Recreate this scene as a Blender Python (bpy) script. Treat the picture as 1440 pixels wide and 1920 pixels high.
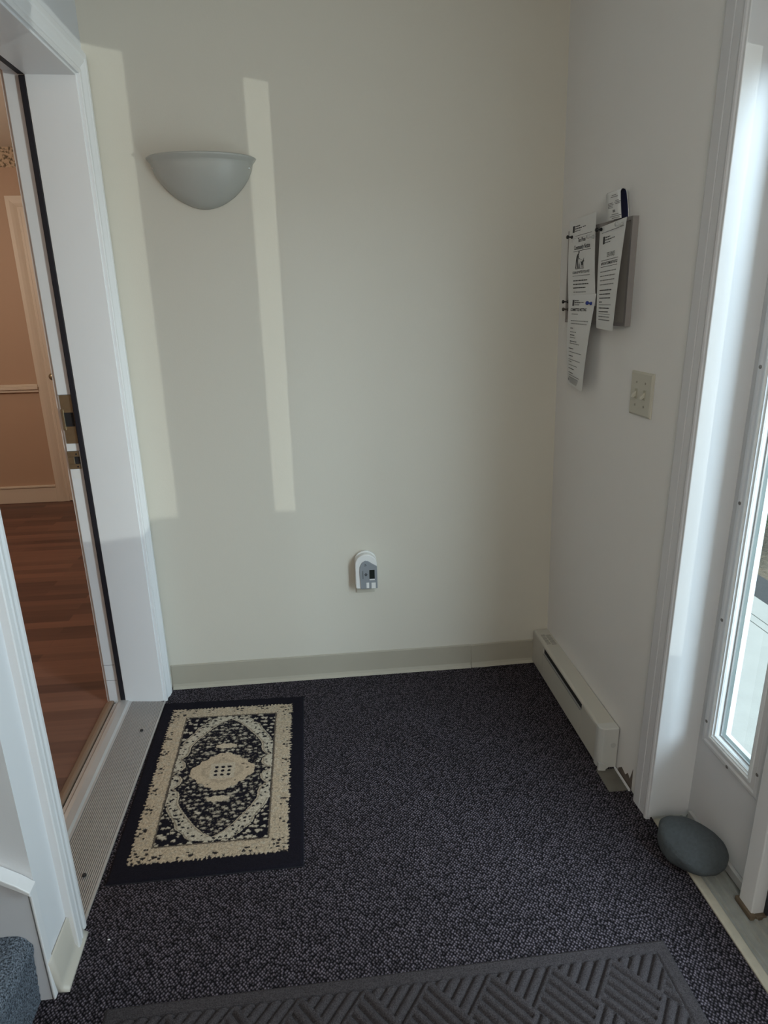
import bpy, bmesh, math, random
from mathutils import Vector, Matrix, noise
random.seed(7)
S = bpy.context.scene
for o in list(bpy.data.objects): bpy.data.objects.remove(o)
C = S.collection
# ------------------------------------------------------------ camera
cam = bpy.data.objects.new('camera', bpy.data.cameras.new('camera')); C.objects.link(cam)
cam.data.sensor_fit = 'VERTICAL'; cam.data.sensor_height = 24.0
cam.data.lens = 24.0 * 1236.0 / 1920.0
cam.data.clip_start = 0.02
CAMR = [[0.9943545, 0.0507156, -0.093204], [-0.1042398, 0.3027552, -0.9473507], [-0.0198275, 0.951718, 0.3063326]]
M = Matrix(CAMR).to_4x4(); M.translation = Vector((0, 0, 1.44)); cam.matrix_world = M
S.camera = cam
# ------------------------------------------------------------ view + world
S.view_settings.view_transform = 'Standard'; S.view_settings.look = 'None'
S.view_settings.gamma = 1.0; S.view_settings.use_curve_mapping = False
S.view_settings.exposure = 0.0
SKY = 2.0; DOORLIGHT = 25.0; SKYPATCH = 520.0; WARMROOM = 29.0; REFL = 0.82; SUNOUT = 2.2; REARFILL = 19.0
w = bpy.data.worlds.new('sky'); S.world = w; w.use_nodes = True
nt = w.node_tree; nt.nodes.clear()
wo = nt.nodes.new('ShaderNodeOutputWorld'); bg = nt.nodes.new('ShaderNodeBackground')
tc = nt.nodes.new('ShaderNodeTexCoord'); sp = nt.nodes.new('ShaderNodeSeparateXYZ')
rp = nt.nodes.new('ShaderNodeValToRGB'); mr = nt.nodes.new('ShaderNodeMapRange')
nt.links.new(tc.outputs['Generated'], sp.inputs[0]); nt.links.new(sp.outputs['Z'], mr.inputs['Value'])
mr.inputs['From Min'].default_value = -1; mr.inputs['From Max'].default_value = 1
nt.links.new(mr.outputs[0], rp.inputs[0])
rp.color_ramp.elements[0].position = 0.47; rp.color_ramp.elements[0].color = (0.16, 0.17, 0.15, 1)
rp.color_ramp.elements[1].position = 0.62; rp.color_ramp.elements[1].color = (0.72, 0.86, 1.0, 1)
e = rp.color_ramp.elements.new(0.5); e.color = (0.42, 0.47, 0.44, 1)
nt.links.new(rp.outputs[0], bg.inputs['Color']); bg.inputs['Strength'].default_value = SKY
nt.links.new(bg.outputs[0], wo.inputs[0])
def lamp(name, kind, energy, loc=(0, 0, 0), dirv=None, color=(1, 1, 1), **kw):
    l = bpy.data.lights.new(name, kind); l.energy = energy; l.color = color
    for k, v in kw.items(): setattr(l, k, v)
    o = bpy.data.objects.new(name, l); C.objects.link(o); o.location = loc
    if dirv: o.rotation_euler = Vector(dirv).to_track_quat('-Z', 'Y').to_euler()
    return o
# sunlight thrown back from a car windscreen outside: comes in low through the glass
lamp('sun_reflection', 'SUN', REFL, (4, -3, .5), (-1, .908, .17), (1.0, .98, .94), angle=math.radians(.22))
# the sun itself, running along the front of the house
lamp('sun', 'SUN', SUNOUT, (3, 6, 6), (.12, -.72, -.75), (1.0, .93, .84), angle=math.radians(.6))
# daylight into the hall, carried by added area lamps
# fill lamp added for sky light falling through the glazed door
lamp('open_sky_fill', 'AREA', SKYPATCH, (3.1, -2.4, 3.2), (-3.1, 4.1, -2.75), (.70, .83, 1.0), shape='SQUARE', size=2.6)
# panel lamp added just outside the door glass to strengthen the daylight
lamp('door_daylight_fill', 'AREA', DOORLIGHT, (1.13, .66, 1.11), (-1, 0, 0), (.76, .87, 1.0), shape='RECTANGLE', size=.62, size_y=1.66)
# warm ceiling lamp in the flat beyond the left doorway
lamp('warm_ceiling_lamp', 'POINT', WARMROOM, (-2.6, 3.3, 1.95), (0, 0, -1), (1.0, .84, .68), shadow_soft_size=.16)
# soft fill lamp added behind the camera to brighten the hall
lamp('rear_fill', 'AREA', REARFILL, (-.1, -1.2, 2.2), (0.0, .75, -.6), (1.0, .94, .86), shape='SQUARE', size=.9)

# ------------------------------------------------------------ materials
def mat(name, col=(.8, .8, .8), rough=.6, metal=0, bump=0, bscale=200, bdist=.001, var=0, vscale=3, spec=.5, hard=False):
    m = bpy.data.materials.new(name); m.use_nodes = True
    n = m.node_tree; b = n.nodes['Principled BSDF']
    b.inputs['Base Color'].default_value = (*col, 1); b.inputs['Roughness'].default_value = rough
    b.inputs['Metallic'].default_value = metal; b.inputs['Specular IOR Level'].default_value = spec
    tcn = n.nodes.new('ShaderNodeTexCoord')
    if var:
        nz = n.nodes.new('ShaderNodeTexNoise'); nz.inputs['Scale'].default_value = vscale; nz.inputs['Detail'].default_value = 5
        n.links.new(tcn.outputs['Object'], nz.inputs['Vector'])
        mx = n.nodes.new('ShaderNodeMix'); mx.data_type = 'RGBA'
        mx.inputs['A'].default_value = (*[c * (1 - var) for c in col], 1); mx.inputs['B'].default_value = (*[min(1, c * (1 + var)) for c in col], 1)
        fo = nz.outputs['Fac']
        if hard:
            mp = n.nodes.new('ShaderNodeMapRange'); mp.inputs['From Min'].default_value = .36; mp.inputs['From Max'].default_value = .64; n.links.new(fo, mp.inputs['Value']); fo = mp.outputs[0]
        n.links.new(fo, mx.inputs['Factor']); n.links.new(mx.outputs['Result'], b.inputs['Base Color'])
    if bump:
        nz = n.nodes.new('ShaderNodeTexNoise'); nz.inputs['Scale'].default_value = bscale; nz.inputs['Detail'].default_value = 3
        n.links.new(tcn.outputs['Object'], nz.inputs['Vector'])
        bp = n.nodes.new('ShaderNodeBump'); bp.inputs['Strength'].default_value = bump; bp.inputs['Distance'].default_value = bdist
        n.links.new(nz.outputs['Fac'], bp.inputs['Height']); n.links.new(bp.outputs[0], b.inputs['Normal'])
    return m
PAINT = mat('wall_paint', (.63, .60, .52), .55, bump=.25, bscale=260, bdist=.0008, var=.02, vscale=2)
PAINTR = mat('side_wall_paint', (.80, .785, .765), .55, bump=.25, bscale=260, bdist=.0008, var=.03, vscale=3)
PAINTL = mat('white_wall_paint', (.72, .735, .76), .5, bump=.2, bscale=200, bdist=.0008, var=.02)
CEIL = mat('ceiling_paint', (.78, .77, .74), .8)
WHITE = mat('white_trim_paint', (.745, .755, .77), .35, bump=.12, bscale=60, bdist=.001, var=.02, vscale=9)
DOORW = mat('white_door_paint', (.66, .66, .67), .4, bump=.08, bscale=90, bdist=.001)
VINYLW = mat('white_lite_frame', (.80, .83, .84), .35)
ALMOND = mat('almond_plastic', (.55, .53, .45), .4)
VINYLB = mat('beige_vinyl', (.40, .37, .30), .45, var=.04, vscale=12)
VINYLL = mat('light_beige_vinyl', (.50, .475, .42), .4, var=.03, vscale=12)
BLACKR = mat('black_rubber', (.008, .008, .014), .6)
DARK = mat('dark_void', (.01, .01, .012), .7)
BRASS = mat('dull_brass', (.36, .30, .20), .35, .85, var=.15, vscale=60)
CHROME = mat('chrome', (.7, .7, .7), .15, 1.0)
HEAT = mat('heater_enamel', (.55, .53, .47), .38)
HEATC = mat('heater_end_cap', (.58, .58, .55), .3)
PAPER = mat('white_paper', (.74, .74, .73), .7)
INK = mat('black_ink', (.05, .05, .055), .7)
INKG = mat('grey_ink', (.24, .24, .24), .7)
BLUE = mat('navy_card', (.025, .03, .10), .5)
CORK = mat('grey_board_frame', (.27, .245, .235), .6, var=.1, vscale=40)
CORKF = mat('board_fabric', (.38, .35, .32), .8, bump=.3, bscale=500, var=.08, vscale=90)
PINB = mat('black_pin', (.01, .01, .012), .25); PINBL = mat('blue_pin', (.02, .04, .25), .25); PINC = mat('clear_pin', (.5, .5, .48), .15)
ROCK = mat('grey_stone', (.066, .077, .084), .85, bump=.7, bscale=160, bdist=.003, var=.3, vscale=120)
PEACH = mat('peach_wall_paint', (.52, .37, .27), .6, var=.02)
CREAM = mat('cream_wainscot_trim', (.74, .66, .56), .45)
GREYP = mat('grey_plastic', (.26, .28, .30), .4); LCD = mat('lcd_window', (.02, .025, .022), .15); WPL = mat('white_plastic', (.75, .75, .73), .4)
CONC = mat('concrete', (.34, .34, .32), .9, bump=.5, bscale=40, bdist=.004, var=.12, vscale=8)
SEAM = mat('concrete_seam', (.08, .08, .08), .9)
ASPH = mat('dark_gravel', (.045, .047, .05), .95, bump=1, bscale=120, bdist=.01, var=.5, vscale=150)
LITTER = mat('leaf_litter', (.135, .105, .07), .95, bump=1, bscale=60, bdist=.02, var=.7, vscale=40)
LEAF = mat('leaf_green', (.07, .16, .045), .6, var=.4, vscale=12); LEAFB = mat('blue_green_needles', (.07, .17, .11), .6, var=.35, vscale=12)
TWIG = mat('twig', (.09, .06, .04), .8)
SUBF = mat('bare_subfloor', (.13, .12, .10), .8, var=.25, vscale=30)
SHADE = mat('frosted_alabaster_glass', (.44, .445, .41), .42, var=.06, vscale=9)
SILLM = mat('weathered_sill', (.30, .31, .29), .6, bump=.4, bscale=80, bdist=.001, var=.25, vscale=35)
SILLF = mat('beige_sill_edge', (.46, .43, .35), .6, bump=.4, bscale=60, var=.2, vscale=40)
SIDING = mat('outside_siding', (.5, .5, .5), .7)

def metal_threshold():
    m = mat('fluted_aluminium', (.40, .38, .36), .42, .25, var=.06, vscale=14); return m
ALU = metal_threshold(); ALU2 = mat('smooth_aluminium', (.50, .49, .48), .35, .3, var=.08, vscale=10)
TRIMW = mat('wood_reducer', (.24, .17, .12), .5, var=.1, vscale=20)

def glassmat():
    m = bpy.data.materials.new('window_glass'); m.use_nodes = True; n = m.node_tree; n.nodes.clear()
    o = n.nodes.new('ShaderNodeOutputMaterial'); mx = n.nodes.new('ShaderNodeMixShader')
    t = n.nodes.new('ShaderNodeBsdfTransparent'); g = n.nodes.new('ShaderNodeBsdfGlossy'); f = n.nodes.new('ShaderNodeFresnel')
    t.inputs[0].default_value = (.93, .97, .95, 1); g.inputs['Roughness'].default_value = 0.0
    f.inputs['IOR'].default_value = 1.45
    ge = n.nodes.new('ShaderNodeNewGeometry'); iv = n.nodes.new('ShaderNodeMath'); iv.operation = 'SUBTRACT'; iv.inputs[0].default_value = 1.0
    ml = n.nodes.new('ShaderNodeMath'); ml.operation = 'MULTIPLY'; n.links.new(ge.outputs['Backfacing'], iv.inputs[1])
    n.links.new(f.outputs[0], ml.inputs[0]); n.links.new(iv.outputs[0], ml.inputs[1]); n.links.new(ml.outputs[0], mx.inputs[0]); n.links.new(t.outputs[0], mx.inputs[1]); n.links.new(g.outputs[0], mx.inputs[2]); n.links.new(mx.outputs[0], o.inputs[0])
    return m
GLASS = glassmat()

def carpetmat():
    m = bpy.data.materials.new('berber_carpet'); m.use_nodes = True; n = m.node_tree; b = n.nodes['Principled BSDF']
    b.inputs['Roughness'].default_value = .95; b.inputs['Specular IOR Level'].default_value = .15
    t = n.nodes.new('ShaderNodeTexCoord'); mp = n.nodes.new('ShaderNodeMapping')
    mp.inputs['Rotation'].default_value = (0, 0, math.radians(45)); mp.inputs['Scale'].default_value = (1.12, .98, 0)
    n.links.new(t.outputs['Object'], mp.inputs[0])
    v = n.nodes.new('ShaderNodeTexVoronoi'); v.voronoi_dimensions = '2D'; v.inputs['Scale'].default_value = 146; v.inputs['Randomness'].default_value = .52
    n.links.new(mp.outputs[0], v.inputs['Vector'])
    r = n.nodes.new('ShaderNodeValToRGB'); n.links.new(v.outputs['Distance'], r.inputs[0])
    r.color_ramp.elements[0].position = .06; r.color_ramp.elements[0].color = (.205, .176, .215, 1)
    r.color_ramp.elements[1].position = .54; r.color_ramp.elements[1].color = (.010, .008, .012, 1)  # highlights on the loops and shade in the gaps are put into the colour
    em = r.color_ramp.elements.new(.3); em.color = (.085, .073, .086, 1)
    sc = n.nodes.new('ShaderNodeSeparateColor'); n.links.new(v.outputs['Color'], sc.inputs[0])
    mr_ = n.nodes.new('ShaderNodeMapRange'); n.links.new(sc.outputs[0], mr_.inputs['Value']); mr_.inputs['To Min'].default_value = .35; mr_.inputs['To Max'].default_value = 1.5
    mul = n.nodes.new('ShaderNodeMix'); mul.data_type = 'RGBA'; mul.blend_type = 'MULTIPLY'; mul.inputs['Factor'].default_value = 1
    n.links.new(r.outputs[0], mul.inputs['A']); n.links.new(mr_.outputs[0], mul.inputs['B'])
    nz = n.nodes.new('ShaderNodeTexNoise'); nz.inputs['Scale'].default_value = 900; n.links.new(t.outputs['Object'], nz.inputs['Vector'])
    m2 = n.nodes.new('ShaderNodeMix'); m2.data_type = 'RGBA'; m2.blend_type = 'MULTIPLY'; m2.inputs['Factor'].default_value = .5
    n.links.new(mul.outputs['Result'], m2.inputs['A']); n.links.new(nz.outputs['Fac'], m2.inputs['B'])
    n.links.new(m2.outputs['Result'], b.inputs['Base Color'])
    inv = n.nodes.new('ShaderNodeMath'); inv.operation = 'MULTIPLY'; inv.inputs[1].default_value = -1; n.links.new(v.outputs['Distance'], inv.inputs[0])
    bp = n.nodes.new('ShaderNodeBump'); bp.inputs['Strength'].default_value = .8; bp.inputs['Distance'].default_value = .005
    n.links.new(inv.outputs[0], bp.inputs['Height']); n.links.new(bp.outputs[0], b.inputs['Normal'])
    return m
CARPET = carpetmat()

def woodmat():
    m = bpy.data.materials.new('laminate_planks'); m.use_nodes = True; n = m.node_tree; b = n.nodes['Principled BSDF']
    b.inputs['Roughness'].default_value = .42
    t = n.nodes.new('ShaderNodeTexCoord')
    br = n.nodes.new('ShaderNodeTexBrick'); br.inputs['Scale'].default_value = 1; br.inputs['Mortar Size'].default_value = .0007
    br.inputs['Brick Width'].default_value = .62; br.inputs['Row Height'].default_value = .064; br.offset = .37
    br.inputs['Color1'].default_value = (.0, .0, .0, 1); br.inputs['Color2'].default_value = (1, 1, 1, 1); br.inputs['Mortar'].default_value = (.3, .3, .3, 1)
    n.links.new(t.outputs['Object'], br.inputs['Vector'])
    mp = n.nodes.new('ShaderNodeMapping'); mp.inputs['Scale'].default_value = (2.2, 42, 1); n.links.new(t.outputs['Object'], mp.inputs[0])
    nz = n.nodes.new('ShaderNodeTexNoise'); nz.inputs['Scale'].default_value = 1; nz.inputs['Detail'].default_value = 7; nz.inputs['Distortion'].default_value = .6
    n.links.new(mp.outputs[0], nz.inputs['Vector'])
    mx = n.nodes.new('ShaderNodeMix'); mx.data_type = 'RGBA'; mx.inputs['Factor'].default_value = .45
    n.links.new(br.outputs['Color'], mx.inputs['A']); n.links.new(nz.outputs['Fac'], mx.inputs['B'])
    r = n.nodes.new('ShaderNodeValToRGB'); n.links.new(mx.outputs['Result'], r.inputs[0])
    r.color_ramp.elements[0].position = .12; r.color_ramp.elements[0].color = (.080, .036, .030, 1)
    r.color_ramp.elements[1].position = .85; r.color_ramp.elements[1].color = (.235, .115, .080, 1)
    n.links.new(r.outputs[0], b.inputs['Base Color'])
    return m
WOOD = woodmat()

def vcolmat(name, attr, rough=.95, bump=.6, bscale=700):
    m = bpy.data.materials.new(name); m.use_nodes = True; n = m.node_tree; b = n.nodes['Principled BSDF']
    b.inputs['Roughness'].default_value = rough; b.inputs['Specular IOR Level'].default_value = .1
    a = n.nodes.new('ShaderNodeAttribute'); a.attribute_name = attr
    t = n.nodes.new('ShaderNodeTexCoord'); nz = n.nodes.new('ShaderNodeTexNoise'); nz.inputs['Scale'].default_value = bscale
    n.links.new(t.outputs['Object'], nz.inputs['Vector'])
    mr_ = n.nodes.new('ShaderNodeMapRange'); n.links.new(nz.outputs['Fac'], mr_.inputs['Value']); mr_.inputs['To Min'].default_value = .55; mr_.inputs['To Max'].default_value = 1.45
    mul = n.nodes.new('ShaderNodeMix'); mul.data_type = 'RGBA'; mul.blend_type = 'MULTIPLY'; mul.inputs['Factor'].default_value = 1
    n.links.new(a.outputs['Color'], mul.inputs['A']); n.links.new(mr_.outputs[0], mul.inputs['B']); n.links.new(mul.outputs['Result'], b.inputs['Base Color'])
    bp = n.nodes.new('ShaderNodeBump'); bp.inputs['Strength'].default_value = bump; bp.inputs['Distance'].default_value = .003
    n.links.new(nz.outputs['Fac'], bp.inputs['Height']); n.links.new(bp.outputs[0], b.inputs['Normal'])
    return m
STAIRC = mat('blue_grey_pile', (.125, .148, .18), .95, bump=.9, bscale=330, bdist=.006, var=.75, vscale=300, spec=.1, hard=True)
MATM = mat('charcoal_ribbed_mat', (.052, .046, .049), .95, bump=.9, bscale=420, bdist=.002, var=.35, vscale=420, spec=.1, hard=True)

def bordermat():
    m = bpy.data.materials.new('floral_border_paper'); m.use_nodes = True; n = m.node_tree; b = n.nodes['Principled BSDF']
    t = n.nodes.new('ShaderNodeTexCoord'); nz = n.nodes.new('ShaderNodeTexNoise'); nz.inputs['Scale'].default_value = 60; nz.inputs['Detail'].default_value = 4
    n.links.new(t.outputs['Object'], nz.inputs['Vector']); r = n.nodes.new('ShaderNodeValToRGB'); n.links.new(nz.outputs['Fac'], r.inputs[0])
    r.color_ramp.elements[0].position = .40; r.color_ramp.elements[0].color = (.13, .10, .06, 1)
    r.color_ramp.elements[1].position = .53; r.color_ramp.elements[1].color = (.60, .48, .35, 1)
    n.links.new(r.outputs[0], b.inputs['Base Color']); b.inputs['Roughness'].default_value = .7
    return m
BORDER = bordermat()

# ------------------------------------------------------------ helpers
def link(o, parent=None):
    C.objects.link(o)
    if parent: o.parent = parent
    return o
def obj(name, bm, m, parent=None, smooth=False, bevel=0):
    me = bpy.data.meshes.new(name); bmesh.ops.recalc_face_normals(bm, faces=bm.faces); bm.to_mesh(me); bm.free()
    for x in (m if isinstance(m, (list, tuple)) else [m]): me.materials.append(x)
    if smooth:
        for p in me.polygons: p.use_smooth = True
    o = link(bpy.data.objects.new(name, me), parent)
    if bevel:
        b = o.modifiers.new('bevel', 'BEVEL'); b.width = bevel; b.segments = 2; b.limit_method = 'ANGLE'
    if parent and parent.type == 'EMPTY' : 
        o.matrix_parent_inverse = parent.matrix_world.inverted() if False else Matrix.Translation(-Vector(parent.location))
    return o
def thing(name, label, cat, loc=(0, 0, 0), group=None):
    o = bpy.data.objects.new(name, None); o.location = loc; link(o); o.empty_display_size = .02
    return tag(o, label, cat, group)
def tag(o, label, cat, group=None):
    o['label'] = label; o['category'] = cat
    if group: o['group'] = group
    return o
def struct(o): o['kind'] = 'structure'; return o
def box(bm, x0, x1, y0, y1, z0, z1):
    vs = [bm.verts.new((x, y, z)) for x in (x0, x1) for y in (y0, y1) for z in (z0, z1)]
    for f in ((0, 1, 3, 2), (4, 6, 7, 5), (0, 4, 5, 1), (2, 3, 7, 6), (0, 2, 6, 4), (1, 5, 7, 3)): bm.faces.new([vs[i] for i in f])
def bx(*boxes):
    bm = bmesh.new()
    for b in boxes: box(bm, *b)
    return bm
def prism(bm, pts, fn, a, b):
    """extrude closed outline pts; fn(p, t) -> xyz at t=a,b"""
    A = [bm.verts.new(fn(p, a)) for p in pts]; B = [bm.verts.new(fn(p, b)) for p in pts]; n = len(pts)
    bm.faces.new(A); bm.faces.new(B[::-1])
    for i in range(n): bm.faces.new((A[i], A[(i + 1) % n], B[(i + 1) % n], B[i]))
def cyl(bm, c, axis, r, h, n=16, r2=None):
    ax = Vector(axis).normalized(); q = ax.to_track_quat('Z', 'Y').to_matrix(); c = Vector(c); r2 = r if r2 is None else r2
    A = [bm.verts.new(c + q @ Vector((r * math.cos(2 * math.pi * i / n), r * math.sin(2 * math.pi * i / n), 0))) for i in range(n)]
    B = [bm.verts.new(c + q @ Vector((r2 * math.cos(2 * math.pi * i / n), r2 * math.sin(2 * math.pi * i / n), h))) for i in range(n)]
    bm.faces.new(A[::-1]); bm.faces.new(B)
    for i in range(n): bm.faces.new((A[i], A[(i + 1) % n], B[(i + 1) % n], B[i]))
def lathe(bm, c, axis, prof, n=16):
    ax = Vector(axis).normalized(); q = ax.to_track_quat('Z', 'Y').to_matrix(); c = Vector(c); rings = []
    for r, h in prof: rings.append([bm.verts.new(c + q @ Vector((r * math.cos(2 * math.pi * i / n), r * math.sin(2 * math.pi * i / n), h))) for i in range(n)])
    for a, b in zip(rings, rings[1:]):
        for i in range(n): bm.faces.new((a[i], a[(i + 1) % n], b[(i + 1) % n], b[i]))
    bm.faces.new(rings[0][::-1]); bm.faces.new(rings[-1])

B = 2.34; XL = -.635; CEILZ = 2.44
def XR(y, z): return .895 - .055 * (max(0, z) / 2.31) * max(0, (y - 1.45) / .89)

# ------------------------------------------------------------ shell
struct(obj('floor', bx((-.85, .903, -1.5, 1.28, -.03, 0), (XL - .01, .903, 1.28, B, -.03, 0)), CARPET))
struct(obj('floor', bx((-3.6, -.845, 1.2, 5.15, -.03, -.001)), WOOD)).name = 'floor_inner_room'
struct(obj('ceiling', bx((-3.2, 1.15, -1.5, B + .12, CEILZ, CEILZ + .1)), CEIL))
struct(obj('ceiling', bx((-3.7, -.84, 1.14, 5.27, 2.458, 2.56)), mat('warm_ceiling', (.82, .80, .74), .8))).name = 'ceiling_inner_room'
struct(obj('wall_back', bx((XL - .21, 1.03, B, B + .12, -.03, CEILZ)), PAINT))
# right wall: slightly out of plumb towards the back corner
bm = bmesh.new(); ny, nz_ = 8, 8; ys = [1.46 + (B - 1.46) * i / ny for i in range(ny + 1)]; zs = [-.03 + (CEILZ + .03) * i / nz_ for i in range(nz_ + 1)]
fr = [[bm.verts.new((XR(y, z), y, z)) for z in zs] for y in ys]; bk = [[bm.verts.new((1.02, y, z)) for z in zs] for y in ys]
for i in range(ny):
    for j in range(nz_):
        bm.faces.new((fr[i][j], fr[i + 1][j], fr[i + 1][j + 1], fr[i][j + 1])); bm.faces.new((bk[i][j], bk[i][j + 1], bk[i + 1][j + 1], bk[i + 1][j]))
for j in range(nz_):
    for i in (0, ny): bm.faces.new((fr[i][j], fr[i][j + 1], bk[i][j + 1], bk[i][j]))
for i in range(ny):
    for j in (0, nz_): bm.faces.new((fr[i][j], fr[i + 1][j], bk[i + 1][j], bk[i][j]))
box(bm, .895, 1.02, .13, 1.46, 2.10, CEILZ); box(bm, .895, 1.02, -1.5, .13, -.03, CEILZ)
struct(obj('wall_right', bm, PAINTR))
struct(obj('wall_outer', bx((1.021, 1.05, -1.62, .12, -.15, 2.6), (1.021, 1.05, 1.47, 2.5, -.15, 2.6), (1.021, 1.05, .12, 1.47, 2.10, 2.6)), SIDING)).name = 'wall_outside'
# left wall, 20 cm thick, doorway between y 1.306 and 2.243
struct(obj('wall_left', bx((-.84, XL, 1.14, 1.285, -.03, CEILZ), (-.84, XL, 2.262, B, -.03, CEILZ), (-.84, XL, 1.285, 2.262, 2.085, CEILZ)), PAINTL))
struct(obj('wall_left', bx((-.75, XL, -1.5, .10, -.03, CEILZ)), PAINT)).name = 'wall_left_near'
struct(obj('wall_front', bx((-3.2, 1.1, -1.62, -1.5, -.03, CEILZ)), PAINT))
struct(obj('wall_stairs_far', bx((-3.2, -.84, 1.1405, 1.20, -.03, CEILZ)), PAINTL))
struct(obj('wall_stairs_near', bx((-3.2, -.75, .04, .10, -.03, CEILZ)), PAINT))
struct(obj('wall_stairs_end', bx((-3.26, -3.2, .04, 1.2, -.03, CEILZ)), PAINT))
# inner room walls
struct(obj('wall_inner', bx((-3.6, -.73, 5.15, 5.27, -.03, 2.5), (-3.72, -3.6, 1.14, 5.27, -.03, 2.5), (-3.6, -.84, 1.20, 1.22, -.03, 2.5), (-.84, -.72, B + .121, 5.15, -.03, 2.5)), PEACH)).name = 'wall_inner_room'
bm = bx((-3.6, -2.03, 5.132, 5.15, 0, .12), (-3.6, -2.03, 5.125, 5.15, .12, .135)); struct(obj('baseboard_inner', bm, CREAM, bevel=.003)).name = 'baseboard_inner_room'
struct(obj('trim_1', bx((-3.6, -2.03, 5.128, 5.15, .845, .865), (-3.6, -2.03, 5.115, 5.15, .865, .885), (-3.6, -2.03, 5.125, 5.15, .885, .902)), CREAM, bevel=.003))
struct(obj('trim_2', bx((-3.6, -.84, 5.146, 5.15, 2.335, 2.458)), BORDER))
bm = bmesh.new()
prof = [(0, 0), (0, .012), (.015, .012), (.02, .008), (.04, .014), (.06, .018), (.085, .018), (.085, 0)]
def casing(bm, prof, path, fn):
    """sweep casing profile round a doorway; path: list of (s, z, ds, dz) inner edge points with outward mitre direction"""
    rings = [[bm.verts.new(fn(s + ds * wv, z + dz * wv, t)) for wv, t in prof] for s, z, ds, dz in path]; n = len(prof)
    for a, b in zip(rings, rings[1:]):
        for i in range(n): bm.faces.new((a[i], a[(i + 1) % n], b[(i + 1) % n], b[i]))
    bm.faces.new(rings[0]); bm.faces.new(rings[-1][::-1])
casing(bm, prof, [(-1.945, 0, -1, 0), (-1.945, 2.075, -1, 1), (-1.15, 2.075, 1, 1), (-1.15, 0, 1, 0)], lambda s, z, t: (s, 5.15 - t, z))
struct(obj('trim_3', bm, CREAM))
door = struct(obj('door_3', bx((-1.945, -1.15, 5.138, 5.149, .004, 2.075)), CREAM, bevel=.002))
bm = bmesh.new()
for zz in (.25, 1.02):
    for xx in (-1.84, -1.48): box(bm, xx, xx + .26, 5.133, 5.139, zz, zz + (.62 if zz < 1 else .85))
obj('raised_panel', bm, CREAM, door, bevel=.004)
bm = bmesh.new(); lathe(bm, (-1.90, 5.137, .955), (0, -1, 0), [(.026, 0), (.026, .006), (.010, .01), (.010, .03), (.024, .04), (.026, .052), (.015, .062)]); obj('door_knob', bm, BRASS, door, True)

# ------------------------------------------------------------ left doorway
CP = [(0, 0), (0, .009), (.004, .0115), (.012, .0115), (.017, .0085), (.023, .010), (.036, .0150), (.043, .017), (.047, .0140), (.052, .0175), (.066, .0175), (.069, .0155), (.069, 0)]
JN, JF, JT = 1.306, 2.243, 2.066
bm = bmesh.new(); casing(bm, CP, [(JN - .006, 0, -1, 0), (JN - .006, JT + .006, -1, 1), (JF + .006, JT + .006, 1, 1), (JF + .006, 0, 1, 0)], lambda s, z, t: (XL + t, s, z))
struct(obj('trim_4', bm, WHITE))
# jamb lining: outer part with stop, recessed part behind it
jamb = struct(obj('trim_5', bx((-.774, XL + .001, JF, 2.262, .006, JT + .019), (-.774, XL + .001, 1.285, JN, .006, JT + .019), (-.774, XL + .001, JN, JF, JT, JT + .019),
    (-.838, -.774, JF + .016, 2.268, .006, JT + .030), (-.838, -.774, 1.279, JN - .016, .006, JT + .030), (-.838, -.774, JN - .016, JF + .016, JT + .014, JT + .030)), WHITE, bevel=.0015))
obj('weatherstrip', bx((-.793, -.7742, JF + .002, JF + .0155, .02, JT), (-.793, -.7742, JN - .0155, JN - .002, .02, JT), (-.793, -.7742, JN, JF, JT, JT + .012)), BLACKR, jamb, bevel=.003)
yS = JF + .016
u = obj('strike_plate', bx((-.833, -.797, yS - .0035, yS + .002, 1.108, 1.165), (-.833, -.797, yS - .0035, yS + .002, 1.005, 1.062), (-.797, -.795, yS - .0035, yS + .002, 1.005, 1.165), (-.835, -.826, yS - .006, yS + .002, 1.05, 1.12)), BRASS, jamb, bevel=.001); u['label'] = 'upper brass strike with an open latch pocket'
obj('latch_pocket', bx((-.826, -.797, yS - .001, yS + .0005, 1.062, 1.108)), DARK, u)
u = obj('strike_plate', bx((-.838, -.80, yS - .0035, yS + .002, .918, .935), (-.838, -.80, yS - .0035, yS + .002, .960, .978), (-.838, -.817, yS - .0035, yS + .002, .935, .960)), BRASS, jamb, bevel=.001); u['label'] = 'lower brass strike with a square hole'
obj('latch_pocket', bx((-.817, -.80, yS - .001, yS + .0005, .935, .960)), DARK, u)
bm = bmesh.new()
for z in (.926, .969): cyl(bm, (-.809, yS - .0036, z), (0, -1, 0), .003, .001, 10)
obj('screw', bm, DARK, u)
for z0, z1 in ((.985, 1.0), (.885, .913)):
    k = obj('hinge_label', bx((-.831, -.803, yS - .0008, yS, z0, z1)), PAPER, jamb); k.name = 'sticker'; k['label'] = 'small white sticker'
bm = bmesh.new()
for z in (1.165, .978): box(bm, -.838, -.79, yS - .0004, yS, z, z + .0015)
for z in (.165, .10): box(bm, -.838, -.80, yS - .0004, yS + .0003, z, z + .0015)
obj('paint_crack', bm, mat('dark_crack', (.1, .1, .1), .9), jamb)  # thin dark grey lines across the jamb
ICP = [(0, 0), (0, .010), (.012, .012), (.03, .012), (.05, .016), (.058, .016), (.058, 0)]
bm = bmesh.new(); casing(bm, ICP, [(JN - .012, 0, -1, 0), (JN - .012, JT + .02, -1, 1), (JF + .024, JT + .02, 1, 1), (JF + .024, 0, 1, 0)], lambda s, z, t: (-.838 - t, s, z))
struct(obj('trim_6', bm, mat('pinkish_white_trim', (.74, .68, .64), .4)))
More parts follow.
